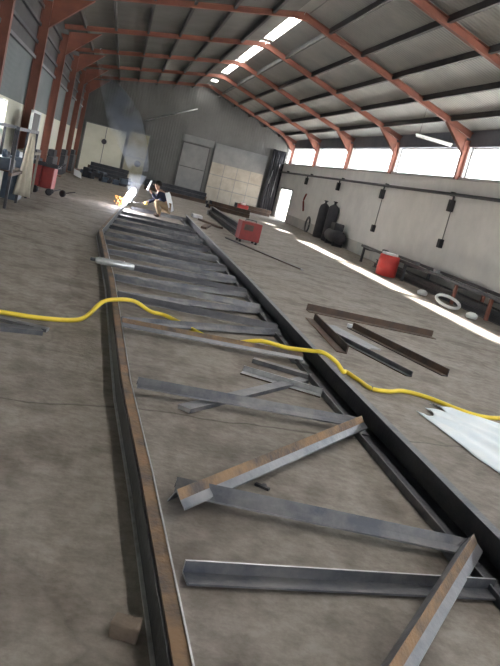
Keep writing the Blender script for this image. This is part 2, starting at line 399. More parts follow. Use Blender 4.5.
# loose steel between and beside the chords
def loose(name, label, cat, p0, p1, z0, h, w, m, m2=None, ends='edge', group=None, flat=False):
    c = (Vector(p0) + Vector(p1)) / 2; t = min(.012, h * .4); b = MB()
    if flat: prof = [(-w / 2, 0), (w / 2, 0), (w / 2, h), (-w / 2, h)]; mats = [m, m, m2 or m, m]
    else: prof = [(-w / 2, 0), (w / 2, 0), (w / 2, t), (-w / 2 + t, t), (-w / 2 + t, h), (-w / 2, h)]; mats = [m, m, m2 or m, m2 or m, ends, m]
    b.prism(prof, Vector((*p0, z0)) - Vector((*c, z0)), Vector((*p1, z0)) - Vector((*c, z0)), ends, mats=mats)
    return tag(b.build(name, loc=(*c, z0)), label, cat, group)
loose('flat_bar', 'blue-grey flat bar lying on the floor under the second crossing angle of the truss', 'steel bar', (.72, 4.7), (1.9, 6.1), .005, .03, .10, 'steel', 'steel_lt', flat=True)
loose('angle_offcut', 'short pale rust-flecked angle offcut between the truss chords, beside the yellow hose', 'steel offcut', (1.32, 5.98), (1.96, 5.72), .003, .06, .10, 'rust_dk', 'edge')
loose('flat_bar', 'short grey bar lying parallel behind the pale offcut inside the truss', 'steel bar', (1.5, 6.45), (2.0, 6.25), .003, .04, .09, 'steel', 'steel_lt', flat=True)
loose('rusty_beam', 'long dark brown angle lying crosswise on the floor between the truss and the sun strip', 'steel beam', (2.95, 10.15), (4.95, 10.2), 0, .10, .16, 'rust_dk', 'rust_dk', 'rust_dk')
loose('rusty_beam', 'brown steel angle lying lengthwise just right of the truss, end toward the yellow hose', 'steel beam', (2.82, 9.5), (2.74, 7.7), 0, .10, .12, 'rust', 'rust_dk', 'rust_dk')
loose('steel_beam', 'dark narrow beam pointing from the white tag toward the hose, right of the truss', 'steel beam', (3.38, 9.45), (3.95, 7.6), 0, .09, .09, 'steel_dk', 'rust_dk', 'steel_dk')
loose('steel_beam', 'dark angle lying between the two brown angles right of the truss', 'steel beam', (2.86, 8.6), (3.35, 7.2), 0, .06, .08, 'rust_dk', 'steel', 'steel_dk')
loose('steel_plate', 'grey plate lying among the brown angles right of the truss', 'steel plate', (3.0, 9.3), (3.3, 8.3), 0, .015, .28, 'steel', 'steel_lt', flat=True)
loose('thin_bar', 'thin bar on the floor between the red box and the brown angles', 'steel bar', (3.35, 18.3), (4.2, 15.7), 0, .03, .06, 'rust_dk', 'steel', flat=True)
loose('thin_bar', 'short thin bar in front of the red box on the floor', 'steel bar', (3.0, 19.4), (3.6, 17.6), 0, .03, .06, 'steel_dk', 'rust_dk', flat=True)
loose('flat_bar', 'upper of two blue-grey flat bars on the floor at the left edge, by the hose', 'steel bar', (-1.1, 6.25), (-.3, 6.1), 0, .025, .09, 'steel', 'steel_lt', flat=True)
loose('flat_bar', 'lower of two blue-grey flat bars on the floor at the left edge, by the hose', 'steel bar', (-1.1, 5.7), (-.34, 5.98), 0, .04, .10, 'steel', 'steel_lt', flat=True)
b = MB(); b.box((-.035, -.03, 0), (.035, .03, .05), 'white', bev=.006); tag(b.build('white_tag', loc=(3.40, 9.52, 0)), 'small white tag on the tip of the dark narrow beam', 'tag')
b = MB(); b.box((-.04, -.012, 0), (.045, .012, .014), 'black', Matrix.Rotation(-.6, 3, 'Z')); b.box((.01, -.02, .0), (.03, .035, .012), 'black'); tag(b.build('metal_clip', loc=(1.07, 3.66, .001)), 'small black scrap clip lying on the concrete inside the truss', 'clip')
# concrete lump left of the truss
b = MB(); b.box((-.048, -.036, 0), (.048, .036, .06), 'brick', Matrix.Rotation(-.25, 3, 'Z'), bev=.006)
for v in b.bm.verts: v.co += Vector((noise.noise(v.co * 30), noise.noise(v.co * 31 + Vector((5, 5, 5))), 0)) * .006
tag(b.build('concrete_lump', loc=(.325, 2.24, 0)), 'small brown block of concrete beside the left chord near the viewer', 'block')
# silver canister across the chord
c = thing('silver_canister', 'shiny silver cylinder lying across the left chord of the truss', 'canister', (.13, 9.3, .15), .12)
r = .045
b = MB(); b.lathe([(r * .5, -.2), (r, -.17), (r, .26), (r * .85, .28)], (0, 0, r), 'chrome', 18, 'X'); b.build('body', c)
b = MB(); b.lathe([(r * .3, -.26), (r * .45, -.255), (r * .5, -.195), (r * .45, -.195)], (0, 0, r), 'darkgrey', 14, 'X'); b.build('nozzle', c)

# yellow hose
H = [(-1.6, 6.2, .02), (-.72, 6.36, .02), (-.4, 6.43, .02), (-.13, 6.6, .02), (-.02, 6.75, .05), (.09, 6.98, .155), (.22, 7.15, .175), (.4, 7.35, .155), (.58, 7.5, .06), (.74, 7.6, .03), (.92, 7.36, .025), (1.12, 7.05, .02),
     (1.34, 6.84, .055), (1.6, 6.78, .14), (1.85, 6.72, .14), (2.06, 6.66, .17), (2.17, 6.6, .19), (2.30, 6.55, .14), (2.41, 6.6, .05), (2.5, 6.75, .02), (2.55, 6.5, .02), (2.6, 6.28, .02), (2.78, 6.3, .02), (2.95, 6.42, .02), (3.1, 6.42, .02), (3.25, 6.33, .02), (3.42, 6.14, .02), (3.6, 6.05, .02), (3.85, 6.13, .02), (4.2, 6.35, .02), (4.8, 6.5, .02), (5.6, 6.3, .02)]
def smooth(pts, n=6):
    pts = [Vector(p) for p in pts]; out = []
    for i in range(len(pts) - 1):
        a, b_, c_, d = pts[max(i - 1, 0)], pts[i], pts[i + 1], pts[min(i + 2, len(pts) - 1)]
        for q in range(n):
            t = q / n; out.append(.5 * ((2 * b_) + (c_ - a) * t + (2 * a - 5 * b_ + 4 * c_ - d) * t * t + (3 * b_ - a - 3 * c_ + d) * t ** 3))
    return out + [pts[-1]]
hs = thing('yellow_hose', 'bright yellow gas hose snaking across the truss and the floor', 'hose', (1.2, 6.6, 0))
b = MB(); b.tube([p - Vector((1.2, 6.6, 0)) for p in smooth(H)], .020, 'yellow', 10); b.build('hose_line', hs)
for p, q in (((2.60, 6.28, .02), (2.68, 6.283, .02)),):
    b = MB(); b.tube([Vector(p) - Vector((1.2, 6.6, 0)), Vector(q) - Vector((1.2, 6.6, 0))], .024, 'hosejoint', 10); b.build('hose_joint', hs)['label'] = 'grey taped hose joint'

# white plastic film in folds on the floor
b = MB(); i = b.mi('plastic'); NU, NV = 50, 40; grid = []
for u in range(NU + 1):
    row = []
    for v in range(NV + 1):
        s_, t_ = u / NU, v / NV
        A = Vector((2.88, 5.85, 0)).lerp(Vector((3.22, 6.28, 0)), t_); B = Vector((3.06, 3.9, 0)).lerp(Vector((5.1, 5.2, 0)), t_)
        A += (B - A) * (.10 * abs(math.sin(t_ * PI * 2.5)) + .02 * noise.noise(Vector((t_ * 9, 0, 0))))
        p = A.lerp(B, s_); p += Vector((.04 * noise.noise(Vector((s_ * 5, t_ * 3, 2))), .05 * noise.noise(Vector((s_ * 4, t_ * 6, 7))), 0))
        f_ = math.sin(t_ * PI * 9 + 2.0 * noise.noise(Vector((s_ * 2, t_ * 2, 1)))) * .5 + .5
        h_ = .008 + .055 * f_ * (.35 + .65 * abs(noise.noise(Vector((s_ * 3, t_ * 4, 9))))) * min(1, 6 * t_ * (1 - t_) + .15)
        row.append(b.bm.verts.new((p.x - 3.6, p.y - 5.2, h_)))
    grid.append(row)
for u in range(NU):
    for v in range(NV):
        f = b.bm.faces.new([grid[u][v], grid[u + 1][v], grid[u + 1][v + 1], grid[u][v + 1]]); f.smooth = True; f.material_index = i
o = b.build('plastic_film', loc=(3.6, 5.2, 0)); sm = o.modifiers.new('s', 'SOLIDIFY'); sm.thickness = .003
tag(o, 'crumpled white-blue plastic film on the floor at the right edge', 'plastic sheet')

# ------------------------------------------------------------------ welding arc, sparks and smoke
ax = Vector((.40, 21.4, .17))
b = MB(); i = b.mi('arc'); bb = bmesh.new(); bmesh.ops.create_icosphere(bb, subdivisions=3, radius=1)
for v in bb.verts:
    d = v.co.normalized(); k = .6 + .5 * noise.noise(d * 3 + Vector((3, 1, 4))) ; v.co = Vector((d.x * .12, d.y * .1, d.z * .30)) * k * 1.2 + Vector((d.z * .10, 0, 0))
b.merge(bb, i, True); tag(b.build('welding_arc', loc=ax + Vector((0, 0, .2))), 'blinding white welding arc at the far left end of the truss', 'welding arc')
b = MB()
for k in range(60):
    p = Vector((-.08 - abs(random.gauss(0, .10)), random.gauss(0, .1), random.uniform(.03, .30))); q = p + Vector((-random.uniform(.01, .03), 0, random.uniform(-.02, .02)))
    b.tube([p, q], .0035, 'spark', 5)
tag(b.build('sparks', loc=(.36, 21.3, .0)), 'orange sparks spraying left of the welding arc', 'sparks', kind='stuff')
# smoke plume: noisy volume in a leaning tapered hull
m = bpy.data.materials.new('smoke'); m.use_nodes = True; nt = m.node_tree; nt.nodes.clear()
o_ = nt.nodes.new('ShaderNodeOutputMaterial'); vs = nt.nodes.new('ShaderNodeVolumePrincipled'); vs.inputs['Color'].default_value = (.80, .86, .95, 1); vs.inputs['Anisotropy'].default_value = .3
tc = nt.nodes.new('ShaderNodeTexCoord'); nz = nt.nodes.new('ShaderNodeTexNoise'); nz.inputs['Scale'].default_value = 1.6; nz.inputs['Detail'].default_value = 4
rp = nt.nodes.new('ShaderNodeMapRange'); rp.inputs['From Min'].default_value = .38; rp.inputs['From Max'].default_value = .75; rp.inputs['To Min'].default_value = 0; rp.inputs['To Max'].default_value = 3.2
nt.links.new(tc.outputs['Object'], nz.inputs['Vector']); nt.links.new(nz.outputs['Fac'], rp.inputs['Value']); nt.links.new(rp.outputs[0], vs.inputs['Density']); nt.links.new(vs.outputs[0], o_.inputs['Volume'])
M['smoke'] = m
b = MB(); b.tube(smooth([(0, 0, .05), (.02, 0, .5), (.05, 0, .9), (-.15, 0, 1.4), (-.45, .1, 1.9), (-.85, .1, 2.5), (-1.3, .2, 3.1), (-1.6, .3, 3.8)], 4), [min(.10 + .022 * k, .045 * (28.2 - k) + .02) for k in range(29)], 'smoke', 20)
o = b.build('welding_smoke', loc=(.45, 21.6, .2)); tag(o, 'pale blue plume of welding smoke rising from the arc toward the roof', 'smoke', kind='stuff')

# ------------------------------------------------------------------ the welder
W = thing('person', 'crouching person in navy jacket and tan trousers holding up a pale welding shield', 'person', (1.35, 21.3, 0)); W.scale = (.93, .93, .93)
def skin_mesh(name, verts, edges, m, parent, sub=2):
    me = bpy.data.meshes.new(name); me.from_pydata([v[:3] for v in verts], edges, []); o = bpy.data.objects.new(name, me); C.objects.link(o); o.parent = parent
    sk = o.modifiers.new('skin', 'SKIN'); sk.use_smooth_shade = True
    sv = me.skin_vertices[0] if me.skin_vertices else None
    if sv is None:
        bm = bmesh.new(); bm.from_mesh(me); bm.verts.layers.skin.verify(); bm.to_mesh(me); bm.free(); sv = me.skin_vertices[0]
    for k, v in enumerate(verts): sv.data[k].radius = (v[3], v[3])
    sv.data[0].use_root = True
    ss = o.modifiers.new('sub', 'SUBSURF'); ss.levels = sub; ss.render_levels = sub
    me.materials.append(M[m]); return o
# facing -x. pelvis root
V = [(.18, 0, .36, .13), (.08, 0, .50, .135), (-.06, 0, .64, .14), (-.18, 0, .74, .10), (-.23, 0, .79, .055), (-.28, 0, .85, .075), (-.30, 0, .93, .09), (-.29, 0, .98, .06)]
Eb = [(0, 1), (1, 2), (2, 3), (3, 4), (4, 5), (5, 6), (6, 7)]
def add(chain, root):
    p = root
    for c_ in chain: V.append(c_); Eb.append((p, len(V) - 1)); p = len(V) - 1
    return p
for s in (-1, 1):
    add([(.12, s * .10, .34, .085), (-.24, s * .17, .46, .065), (-.12, s * .17, .22, .05), (-.04, s * .17, .06, .04), (-.18, s * .18, .035, .035)], 0)
hr = add([(-.17, -.20, .70, .055), (-.24, -.24, .52, .045), (-.42, -.18, .66, .035), (-.46, -.16, .70, .03)], 3)      # near arm up to the shield
hl = add([(-.17, .20, .70, .055), (-.26, .24, .48, .045), (-.46, .16, .34, .035), (-.52, .14, .30, .03)], 3)       # far arm toward the torch
for (r0, base, dirs) in ((hr, Vector((-.46, -.16, .70)), Vector((-.6, .1, .8))), (hl, Vector((-.52, .14, .30)), Vector((-1, 0, -.2)))):
    sd = dirs.normalized().cross(Vector((0, 1, 0))).normalized()
    for f_ in range(4):
        o2 = Vector((0, 1, 0)) * (-.03 + .02 * f_); L_ = (.07, .085, .08, .065)[f_]; d_ = dirs.normalized()
        p1 = base + o2 + d_ * .03; p2 = p1 + d_ * L_ * .5 ; p3 = p2 + (d_ * .3 - sd * .7) * L_ * .6
        add([(*p1, .010), (*p2, .009), (*p3, .008)], r0)
    p1 = base + Vector((0, .05, 0)); p2 = p1 + dirs.normalized() * .035 + Vector((0, .01, 0)); add([(*p1, .011), (*p2, .009)], r0)
skin_mesh('body', V, Eb, 'skin', W)
J = [(.10, 0, .47, .165), (-.05, 0, .62, .175), (-.16, 0, .72, .14), (-.17, -.20, .70, .075), (-.24, -.24, .52, .062), (-.41, -.185, .65, .05), (-.17, .20, .70, .075), (-.26, .24, .48, .062), (-.44, .165, .35, .05)]
skin_mesh('jacket', J, [(0, 1), (1, 2), (2, 3), (3, 4), (4, 5), (2, 6), (6, 7), (7, 8)], 'navy', W)
Tz = [(.18, 0, .36, .16), (.12, -.10, .34, .11), (-.24, -.17, .46, .085), (-.12, -.17, .22, .072), (-.05, -.17, .09, .065), (.12, .10, .34, .11), (-.24, .17, .46, .085), (-.12, .17, .22, .072), (-.05, .17, .09, .065)]
skin_mesh('trousers', Tz, [(0, 1), (1, 2), (2, 3), (3, 4), (0, 5), (5, 6), (6, 7), (7, 8)], 'tan', W)
for s in (-1, 1):
    skin_mesh('boot', [(-.04, s * .17, .055, .055), (-.12, s * .175, .045, .05), (-.21, s * .18, .04, .042)], [(0, 1), (1, 2)], 'boot', W, 1)
b = MB(); i = b.mi('hair'); bb = bmesh.new(); bmesh.ops.create_uvsphere(bb, u_segments=16, v_segments=10, radius=.105)
for v in bb.verts: v.co = Vector((v.co.x * 1.05 + .02 - .28, v.co.y * .95, max(v.co.z, -.04) + .95))
b.merge(bb, i, True); b.build('hair', W)
b = MB(); b.tube([(-.37, 0, .93), (-.405, 0, .90), (-.375, 0, .885)], [.008, .018, .012], 'skin', 8); b.build('nose', W)
for s_ in (-1, 1):
    b = MB(); b.tube([(-.29, s_ * .085, .90), (-.285, s_ * .10, .93), (-.29, s_ * .09, .955)], [.012, .016, .010], 'skin', 8); b.build('ear', W)
    b = MB(); b.box((-.385, s_ * .035 - .012, .925), (-.36, s_ * .035 + .012, .935), 'black'); b.build('eye', W)
b = MB(); b.box((-.385, -.022, .857), (-.36, .022, .865), 'boot'); b.build('mouth', W)
b = MB(); i = b.mi('white'); g_ = []
for u in range(9):
    row = []
    for v in range(13):
        a = (v / 12 - .5) * 2.6; z = .80 - u / 8 * .52 - .05 * abs(a); rr = .165 + .03 * math.sin(u / 8 * PI) + .014 * math.sin(v * 2.1 + u)
        row.append(b.bm.verts.new((-.07 + .03 * u + rr * math.cos(a), rr * 1.1 * math.sin(a), z)))
    g_.append(row)
for u in range(8):
    for v in range(12): f = b.bm.faces.new([g_[u][v], g_[u + 1][v], g_[u + 1][v + 1], g_[u][v + 1]]); f.smooth = True; f.material_index = i
o = b.build('back_cloth', W); o['label'] = 'white cloth over the back'; o.modifiers.new('s', 'SOLIDIFY').thickness = .01
o = thing('welding_shield', 'pale hand-held welding shield raised in front of the crouching person', 'welding shield', (1.35 - .465, 21.3 - .13, .635))
b = MB(); i = b.mi('white'); g_ = []
for u in range(7):
    row = []
    for v in range(7): row.append(b.bm.verts.new((-.03 - .05 * math.cos((v / 6 - .5) * PI) - (u / 6) * -.06, (v / 6 - .5) * .24, .02 + u / 6 * .28)))
    g_.append(row)
for u in range(6):
    for v in range(6): f = b.bm.faces.new([g_[u][v], g_[u + 1][v], g_[u + 1][v + 1], g_[u][v + 1]]); f.smooth = True; f.material_index = i
p = b.build('shield_shell', o); p.modifiers.new('s', 'SOLIDIFY').thickness = .006
b = MB(); b.tube([(-.01, 0, -.06), (-.01, 0, .08)], .014, 'black', 8); b.build('handle', o)
b = MB(); b.box((-.09, -.05, .19), (-.075, .05, .235), 'black'); b.build('lens', o)
o = thing('electrode_holder', 'electrode holder held low in the yellow glove of the crouching person', 'welding tool', (.87, 21.43, .25))
b = MB(); b.tube([(.08, 0, .03), (-.04, 0, .02), (-.10, 0, .01)], [.018, .018, .012], 'black', 8); b.build('grip', o)
b = MB(); b.tube([(-.10, 0, .01), (-.33, -.02, -.02)], .004, 'edge', 6); b.build('electrode', o)
b = MB(); b.lathe([(.02, -.05), (.055, -.035), (.062, 0), (.05, .035), (.02, .05)], (1.35 - .50 - 1.35, .14, .30), 'glove', 12); b.build('glove', W)

# ------------------------------------------------------------------ right side of the hall
# long low steel bench
B = thing('steel_bench', 'long low dark steel bench against the white wall beyond the sun strip', 'bench', (8.0, 17.5, 0))
def bl(x, y, z): return (x - 8.0, y - 17.5, z)
b = MB(); b.box(bl(7.78, 9.5, .46), bl(7.88, 22.8, .53), 'steel_dk'); b.build('rail', B)
b = MB(); b.box(bl(8.5, 9.5, .46), bl(8.6, 22.8, .53), 'steel_dk'); b.build('rail', B)
for y in (22.6, 19.0, 15.8, 14.1, 11.0):
    for x in (7.80, 8.52):
        b = MB(); b.box(bl(x, y - .04, 0), bl(x + .06, y + .04, .46), 'orange' if y < 18 else 'steel_dk'); o = b.build('leg', B)
        if y < 18: o['label'] = 'rusty red leg'
    b = MB(); b.box(bl(7.88, y - .03, .40), bl(8.52, y + .03, .46), 'steel_dk'); b.build('crossbar', B)
for k, (x, z) in enumerate(((8.0, 0), (8.25, 0), (8.05, .12), (8.3, .12))):
    b = MB(); isec(b, (0, -5.5, .06), (0, 5.2, .06), .12, .10, 'steel_dk', (0, 0, 1))
    tag(b.build('stored_beam', loc=(x, 16.6, z)), 'dark beam stored on the floor under the low bench, %s' % ('front one of the lower pair', 'rear one of the lower pair', 'front one of the upper pair', 'rear one of the upper pair')[k], 'steel beam', 'beams stored under the bench')
# clutter on the bench
for k, (y, c_) in enumerate(((20.9, 'steel_dk'), (20.2, 'rust_dk'), (18.5, 'steel'), (17.2, 'edge'))):
    b = MB(); b.box((-.1, -.16, 0), (.1, .16, .012), c_); b.box((-.05, -.1, .012), (.06, .08, .09), c_, bev=.01)
    tag(b.build('machine_part', loc=(7.9, y, .53)), ('small dark machine part at the far end of the bench', 'brown machine part beside the far end of the bench', 'grey machine part on the middle of the bench', 'bright machine part on the bench above the rusty leg')[k], 'machine part')
# red drum with white bag
D = thing('red_drum', 'bright red drum with a white top standing on the sun strip edge by the bench', 'drum', (7.5, 19.4, 0))
b = MB(); b.lathe([(.26, 0), (.28, .02), (.28, .18), (.29, .2), (.28, .22), (.28, .40), (.29, .42), (.28, .44), (.27, .56), (.25, .57)], (0, 0, 0), 'redbright', 24); b.build('barrel', D)
b = MB(); b.box((-.2, -.17, .57), (.17, .18, .64), 'white', bev=.03); b.build('white_lid', D)
# white ring and bits on the floor in front of the bench
b = MB(); b.tube([(.26 * math.cos(a), .26 * math.sin(a), .09 * (1 + math.sin(a))) for a in [PI * 2 * k / 24 for k in range(25)]], .035, 'white', 8); tag(b.build('white_coil', loc=(7.35, 15.0, .03)), 'white ring of coiled hose on the floor in front of the bench', 'hose coil')
for k, (x, y) in enumerate(((7.35, 16.4), (7.4, 13.9))):
    name = 'white_bucket'
    b = MB(); b.lathe([(.10, 0), (.12, .03), (.12, .08), (.06, .12)], (0, 0, 0), 'white', 14)
    tag(b.build(name, loc=(x, y, 0)), ('small white tub on the floor left of the white ring', 'small white tub on the floor right of the white ring')[k], 'tub')
# gas cylinders against the wall
for k, (y, x, h_) in enumerate(((30.9, 8.55, 1.55), (29.5, 8.55, 1.6))):
    G = thing('gas_cylinder', 'tall dark gas cylinder against the white wall, %s of two' % ('left', 'right')[k], 'gas cylinder', (x, y, 0), group='gas cylinders by the wall')
    b = MB(); b.lathe([(.20, 0), (.22, .03), (.22, h_ - .35), (.19, h_ - .2), (.09, h_ - .12), (.07, h_ - .1)], (0, 0, 0), 'darkgrey', 20); b.build('bottle', G)
    b = MB(); b.lathe([(.05, h_ - .1), (.05, h_ - .02), (.09, h_ - .01), (.09, h_ + .02), (.03, h_ + .03)], (0, 0, 0), 'darkgrey', 12); b.build('valve', G)
Cp = thing('compressor', 'low dark machine with a tank beside the gas cylinders', 'machine', (8.4, 27.9, 0))
b = MB(); b.lathe([(.10, -.8), (.25, -.7), (.25, .7), (.10, .8)], (0, 0, .35), 'darkgrey', 18, 'Y'); b.build('tank', Cp)
b = MB(); b.box((-.2, -.3, .58), (.18, .25, .85), 'darkgrey', bev=.03); b.build('motor', Cp)
for y in (-.5, .5):
    b = MB(); b.box((-.2, y - .04, 0), (.2, y + .04, .16), 'darkgrey'); b.build('foot', Cp)
# hose reel, red, on the wall further on
b = MB(); b.tube(smooth([(0, 0, 1.3), (-.02, .15, 1.0), (0, .05, .75), (.02, -.1, .5)], 4), .04, 'red', 8); tag(b.build('red_hose', loc=(8.72, 35.3, .35)), 'faded red hose hanging on the white wall left of the gas cylinders', 'hose')
b = MB()
for k in range(5): b.tube([(.0, .3 * math.cos(a) * (1 + .08 * k), .3 + .3 * math.sin(a) * (1 + .05 * k) + .03) for a in [PI * 2 * j / 20 for j in range(21)]], .03, 'steel', 6)
tag(b.build('wire_coil', loc=(8.62, 33.3, 0)), 'grey coil of wire leaning on the wall left of the gas cylinders', 'wire coil')
# pipe run and drops with boxes
Pp = thing('wall_conduit', 'dark pipe running along the white wall under the windows', 'pipe', (8.7, 15, 2.55))
b = MB(); b.tube([(0, -20, 0), (0, 0, 0), (0, 27.2, -.05)], .045, 'darkgrey', 10); b.build('pipe', Pp)
for y in FRALL:
    if -5 < y < 42: b = MB(); b.box((-.02, y - 15 - .03, -.06), (.1, y - 15 + .03, .06), 'darkgrey'); b.build('bracket', Pp)
for k, (y, low) in enumerate(((19.3, 1.2), (24.9, 1.05), (30.4, None), (36.0, None))):
    Dr = thing('cable_drop', ('dark switch box with cable and lower socket on the wall, nearest to the viewer', 'dark switch box with cable and lower socket, right of the compressor', 'dark box hanging from the wall pipe above the gas cylinders', 'dark box hanging from the wall pipe nearest to the bright doorway')[k], 'electrical box', (8.74, y, 2.5), group='electrical boxes on the white wall')
    b = MB(); b.box((-.08, -.09, -.42), (.055, .09, -.1), 'black', bev=.015); b.build('switch_box', Dr)
    b = MB(); b.tube([(0, 0, 0), (0, 0, -.12)], .03, 'darkgrey', 8); b.build('pipe_stub', Dr)
    if low:
        b = MB(); b.tube([(.03, 0, -.42), (.03, 0, low - 2.5 + .1)], .015, 'greydoor', 8); b.build('cable', Dr)
        b = MB(); b.box((-.06, -.09, low - 2.5 - .12), (.055, .09, low - 2.5 + .12), 'black', bev=.015); b.build('socket_box', Dr)
# fluorescent lamp hanging by the wall
F = thing('tube_lamp', 'unlit white tube lamp hanging below the roof in front of the window strip', 'lamp', (8.1, 20.2, 3.86))
b = MB(); b.box((-.55, -.03, 0), (.55, .03, .05), 'tube', bev=.008); b.build('housing', F)
b = MB(); b.tube([(-.53, 0, -.025), (.53, 0, -.025)], .02, 'tube', 10); b.build('tube', F)
for x in (-.45, .45): b = MB(); b.tube([(x, 0, .05), (x, 0, zr_right(8.1 + x) - 3.86 - .01)], .004, 'darkgrey', 6); b.build('hanger', F)
# dark steel stack with a red box at its near end
for k, (x, z) in enumerate(((3.45, 0), (3.63, 0), (3.54, .16))):
    b = MB(); isec(b, (0, -4.2, .08), (0, 4.0, .08), .16, .14, 'steel_dk', (0, 0, 1)); b.box((-.07, 3.98, 0), (.07, 4.01, .16), 'edge')
    tag(b.build('dark_beam', loc=(x + .1, 24.6, z)), ('dark beam on the floor behind the red box, left of the lower pair', 'dark beam on the floor behind the red box, right of the lower pair', 'dark beam with pale end lying on top of the pair behind the red box')[k], 'steel beam', 'dark beams behind the red box')
R_ = thing('red_box', 'red welding machine box on small feet at the near end of the dark beams', 'machine', (3.58, 19.6, 0), .1)
b = MB(); b.box((-.28, -.2, .07), (.28, .24, .55), 'red', bev=.015); b.build('case', R_)
b = MB(); b.box((-.2, -.208, .33), (.05, -.2, .48), 'rust_dk'); b.build('front_panel', R_)
for x in (-.22, .22):
    for y in (-.15, .18): b = MB(); b.lathe([(.035, 0), (.035, .075), (.02, .08)], (x, y, 0), 'black', 10); b.build('foot', R_)
b = MB(); b.tube([(-.15, 0, .55), (-.15, 0, .60), (.15, 0, .60), (.15, 0, .55)], .012, 'black', 8); b.build('handle', R_)
b = MB(); b.box((-.25, -.22, 0), (.25, .22, .42), 'redbright', bev=.02); b.box((-.1, -.12, .42), (.1, .1, .50), 'white', bev=.01); tag(b.build('red_crate', loc=(6.0, 36.0, 0)), 'small red crate at the far start of the sun strip', 'crate')
b = MB(); b.box((-.16, -.3, 0), (.16, .3, .10), 'edge', bev=.01); tag(b.build('pale_block', loc=(2.75, 25.0, 0)), 'pale block on the floor right of the far end of the truss', 'block')
for k, (x, y, a) in enumerate(((3.0, 23.2, .3), (2.7, 21.6, -.2))):
    b = MB(); b.box((-.08, -.8, 0), (.08, .8, .06), 'rust_dk', Matrix.Rotation(a, 3, 'Z')); tag(b.build('rusty_bar', loc=(x, y, 0)), ('brown bar on the floor between pale block and dark beams', 'brown bar on the floor right of the crouching person')[k], 'steel bar')

# long dark stacks in front of the back wall
def pile(x0, x1, y, rows, group, where, m='steel_dk', rz=0, hz=.17):
    k = 0
    for r_, nn_ in enumerate(rows):
        for q in range(nn_):
            L_ = (x1 - x0) * random.uniform(.86, 1.0); b = MB(); isec(b, (-L_ / 2, 0, hz / 2), (L_ / 2, 0, hz / 2), hz - .004, .15, m if (k % 3) else 'rust_dk', (0, 0, 1))
            o = b.build('stacked_beam', loc=((x0 + x1) / 2 + random.uniform(-.12, .12), y + (q - (nn_ - 1) / 2) * .17, r_ * hz)); o.rotation_euler.z = rz
            tag(o, 'dark steel beam in the stack %s, %s layer, %s in its layer' % (where, ('bottom', 'second', 'third', 'fourth', 'top')[r_], ('front', 'second from front', 'third from front', 'fourth from front')[q]), 'steel beam', group); k += 1
pile(-1.4, .5, 36.5, (4, 3, 3, 2), 'steel beams stacked before the cream door', 'before the cream back door')
pile(1.2, 4.4, 37.2, (4, 3, 2), 'steel beams stacked before the grey door', 'before the grey back door')
pile(3.9, 6.0, 33.5, (3, 2), 'steel beams stacked before the beige door', 'before the beige back door', rz=-.5)
pile(6.2, 8.2, 40.0, (3, 2), 'steel beams stacked in the far right corner', 'in the far right corner')
# scrap heap lumps in front of left stack
for k, (x, y, h_) in enumerate(((-1.2, 34.6, .5), (-.5, 34.3, .42), (.2, 34.5, .36))):
    b = MB()
    for q in range(7):
        p = Vector((random.uniform(-.3, .3), random.uniform(-.2, .2), 0)); a_ = random.uniform(.1, .22)
        b.box((p.x - a_, p.y - .14, 0 if q < 3 else h_ * .3), (p.x + a_, p.y + .14, h_ * random.uniform(.5, 1)), 'blue' if q % 3 == 0 else 'steel_dk', Matrix.Rotation(random.uniform(-1, 1), 3, 'Z'), bev=.02)
    tag(b.build('scrap_heap', loc=(x, y, 0)), ('dark blue scrap machine before the beam stack, nearest the left wall', 'dark scrap machine before the beam stack, middle one', 'dark low scrap machine before the beam stack, nearest the arc')[k], 'scrap machine')
# dark tarp curtain in the far right corner
b = MB(); i = b.mi('darkgrey'); g_ = []
for u in range(41):
    row = [b.bm.verts.new((u / 40 * .75 - .375, .06 * math.sin(u * .9) + .03 * math.sin(u * 2.3), z)) for z in (0, 1.0, 2.0, 2.9, 3.6)]
    g_.append(row)
for u in range(40):
    for v in range(4): f = b.bm.faces.new([g_[u][v], g_[u + 1][v], g_[u + 1][v + 1], g_[u][v + 1]]); f.smooth = True; f.material_index = i
o = b.build('tarp_curtain', loc=(8.35, 42.2, .02)); o.modifiers.new('s', 'SOLIDIFY').thickness = .01; tag(o, 'dark tarpaulin hanging in folds in the far right corner', 'tarpaulin')
for k, (x, z0, z1) in enumerate(((8.12, 1.7, 2.5), (8.42, 1.0, 2.9))):  # pale strips modelled in place of slits of daylight beside the tarp
    b = MB(); b.tube(smooth([(0, 0, z0), (.03, 0, (z0 + z1) / 2), (.07, 0, z1)], 4), .02, 'chrome', 6); tag(b.build('light_slit_strip', loc=(x, 42.02, 0)), ('short shiny strip standing in for a light slit before the dark tarpaulin', 'long shiny strip standing in for a light slit at the right edge of the dark tarpaulin')[k], 'light slit')
# cable sloping across the gable
b = MB(); b.tube([(-2.2, 0, -1.1), (0, 0, 0), (.4, 0, .2)], .035, 'edge', 8); tag(b.build('gable_cable', loc=(3.0, YB - .036, 4.45)), 'pale cable sloping down the dark gable from the ridge', 'cable')

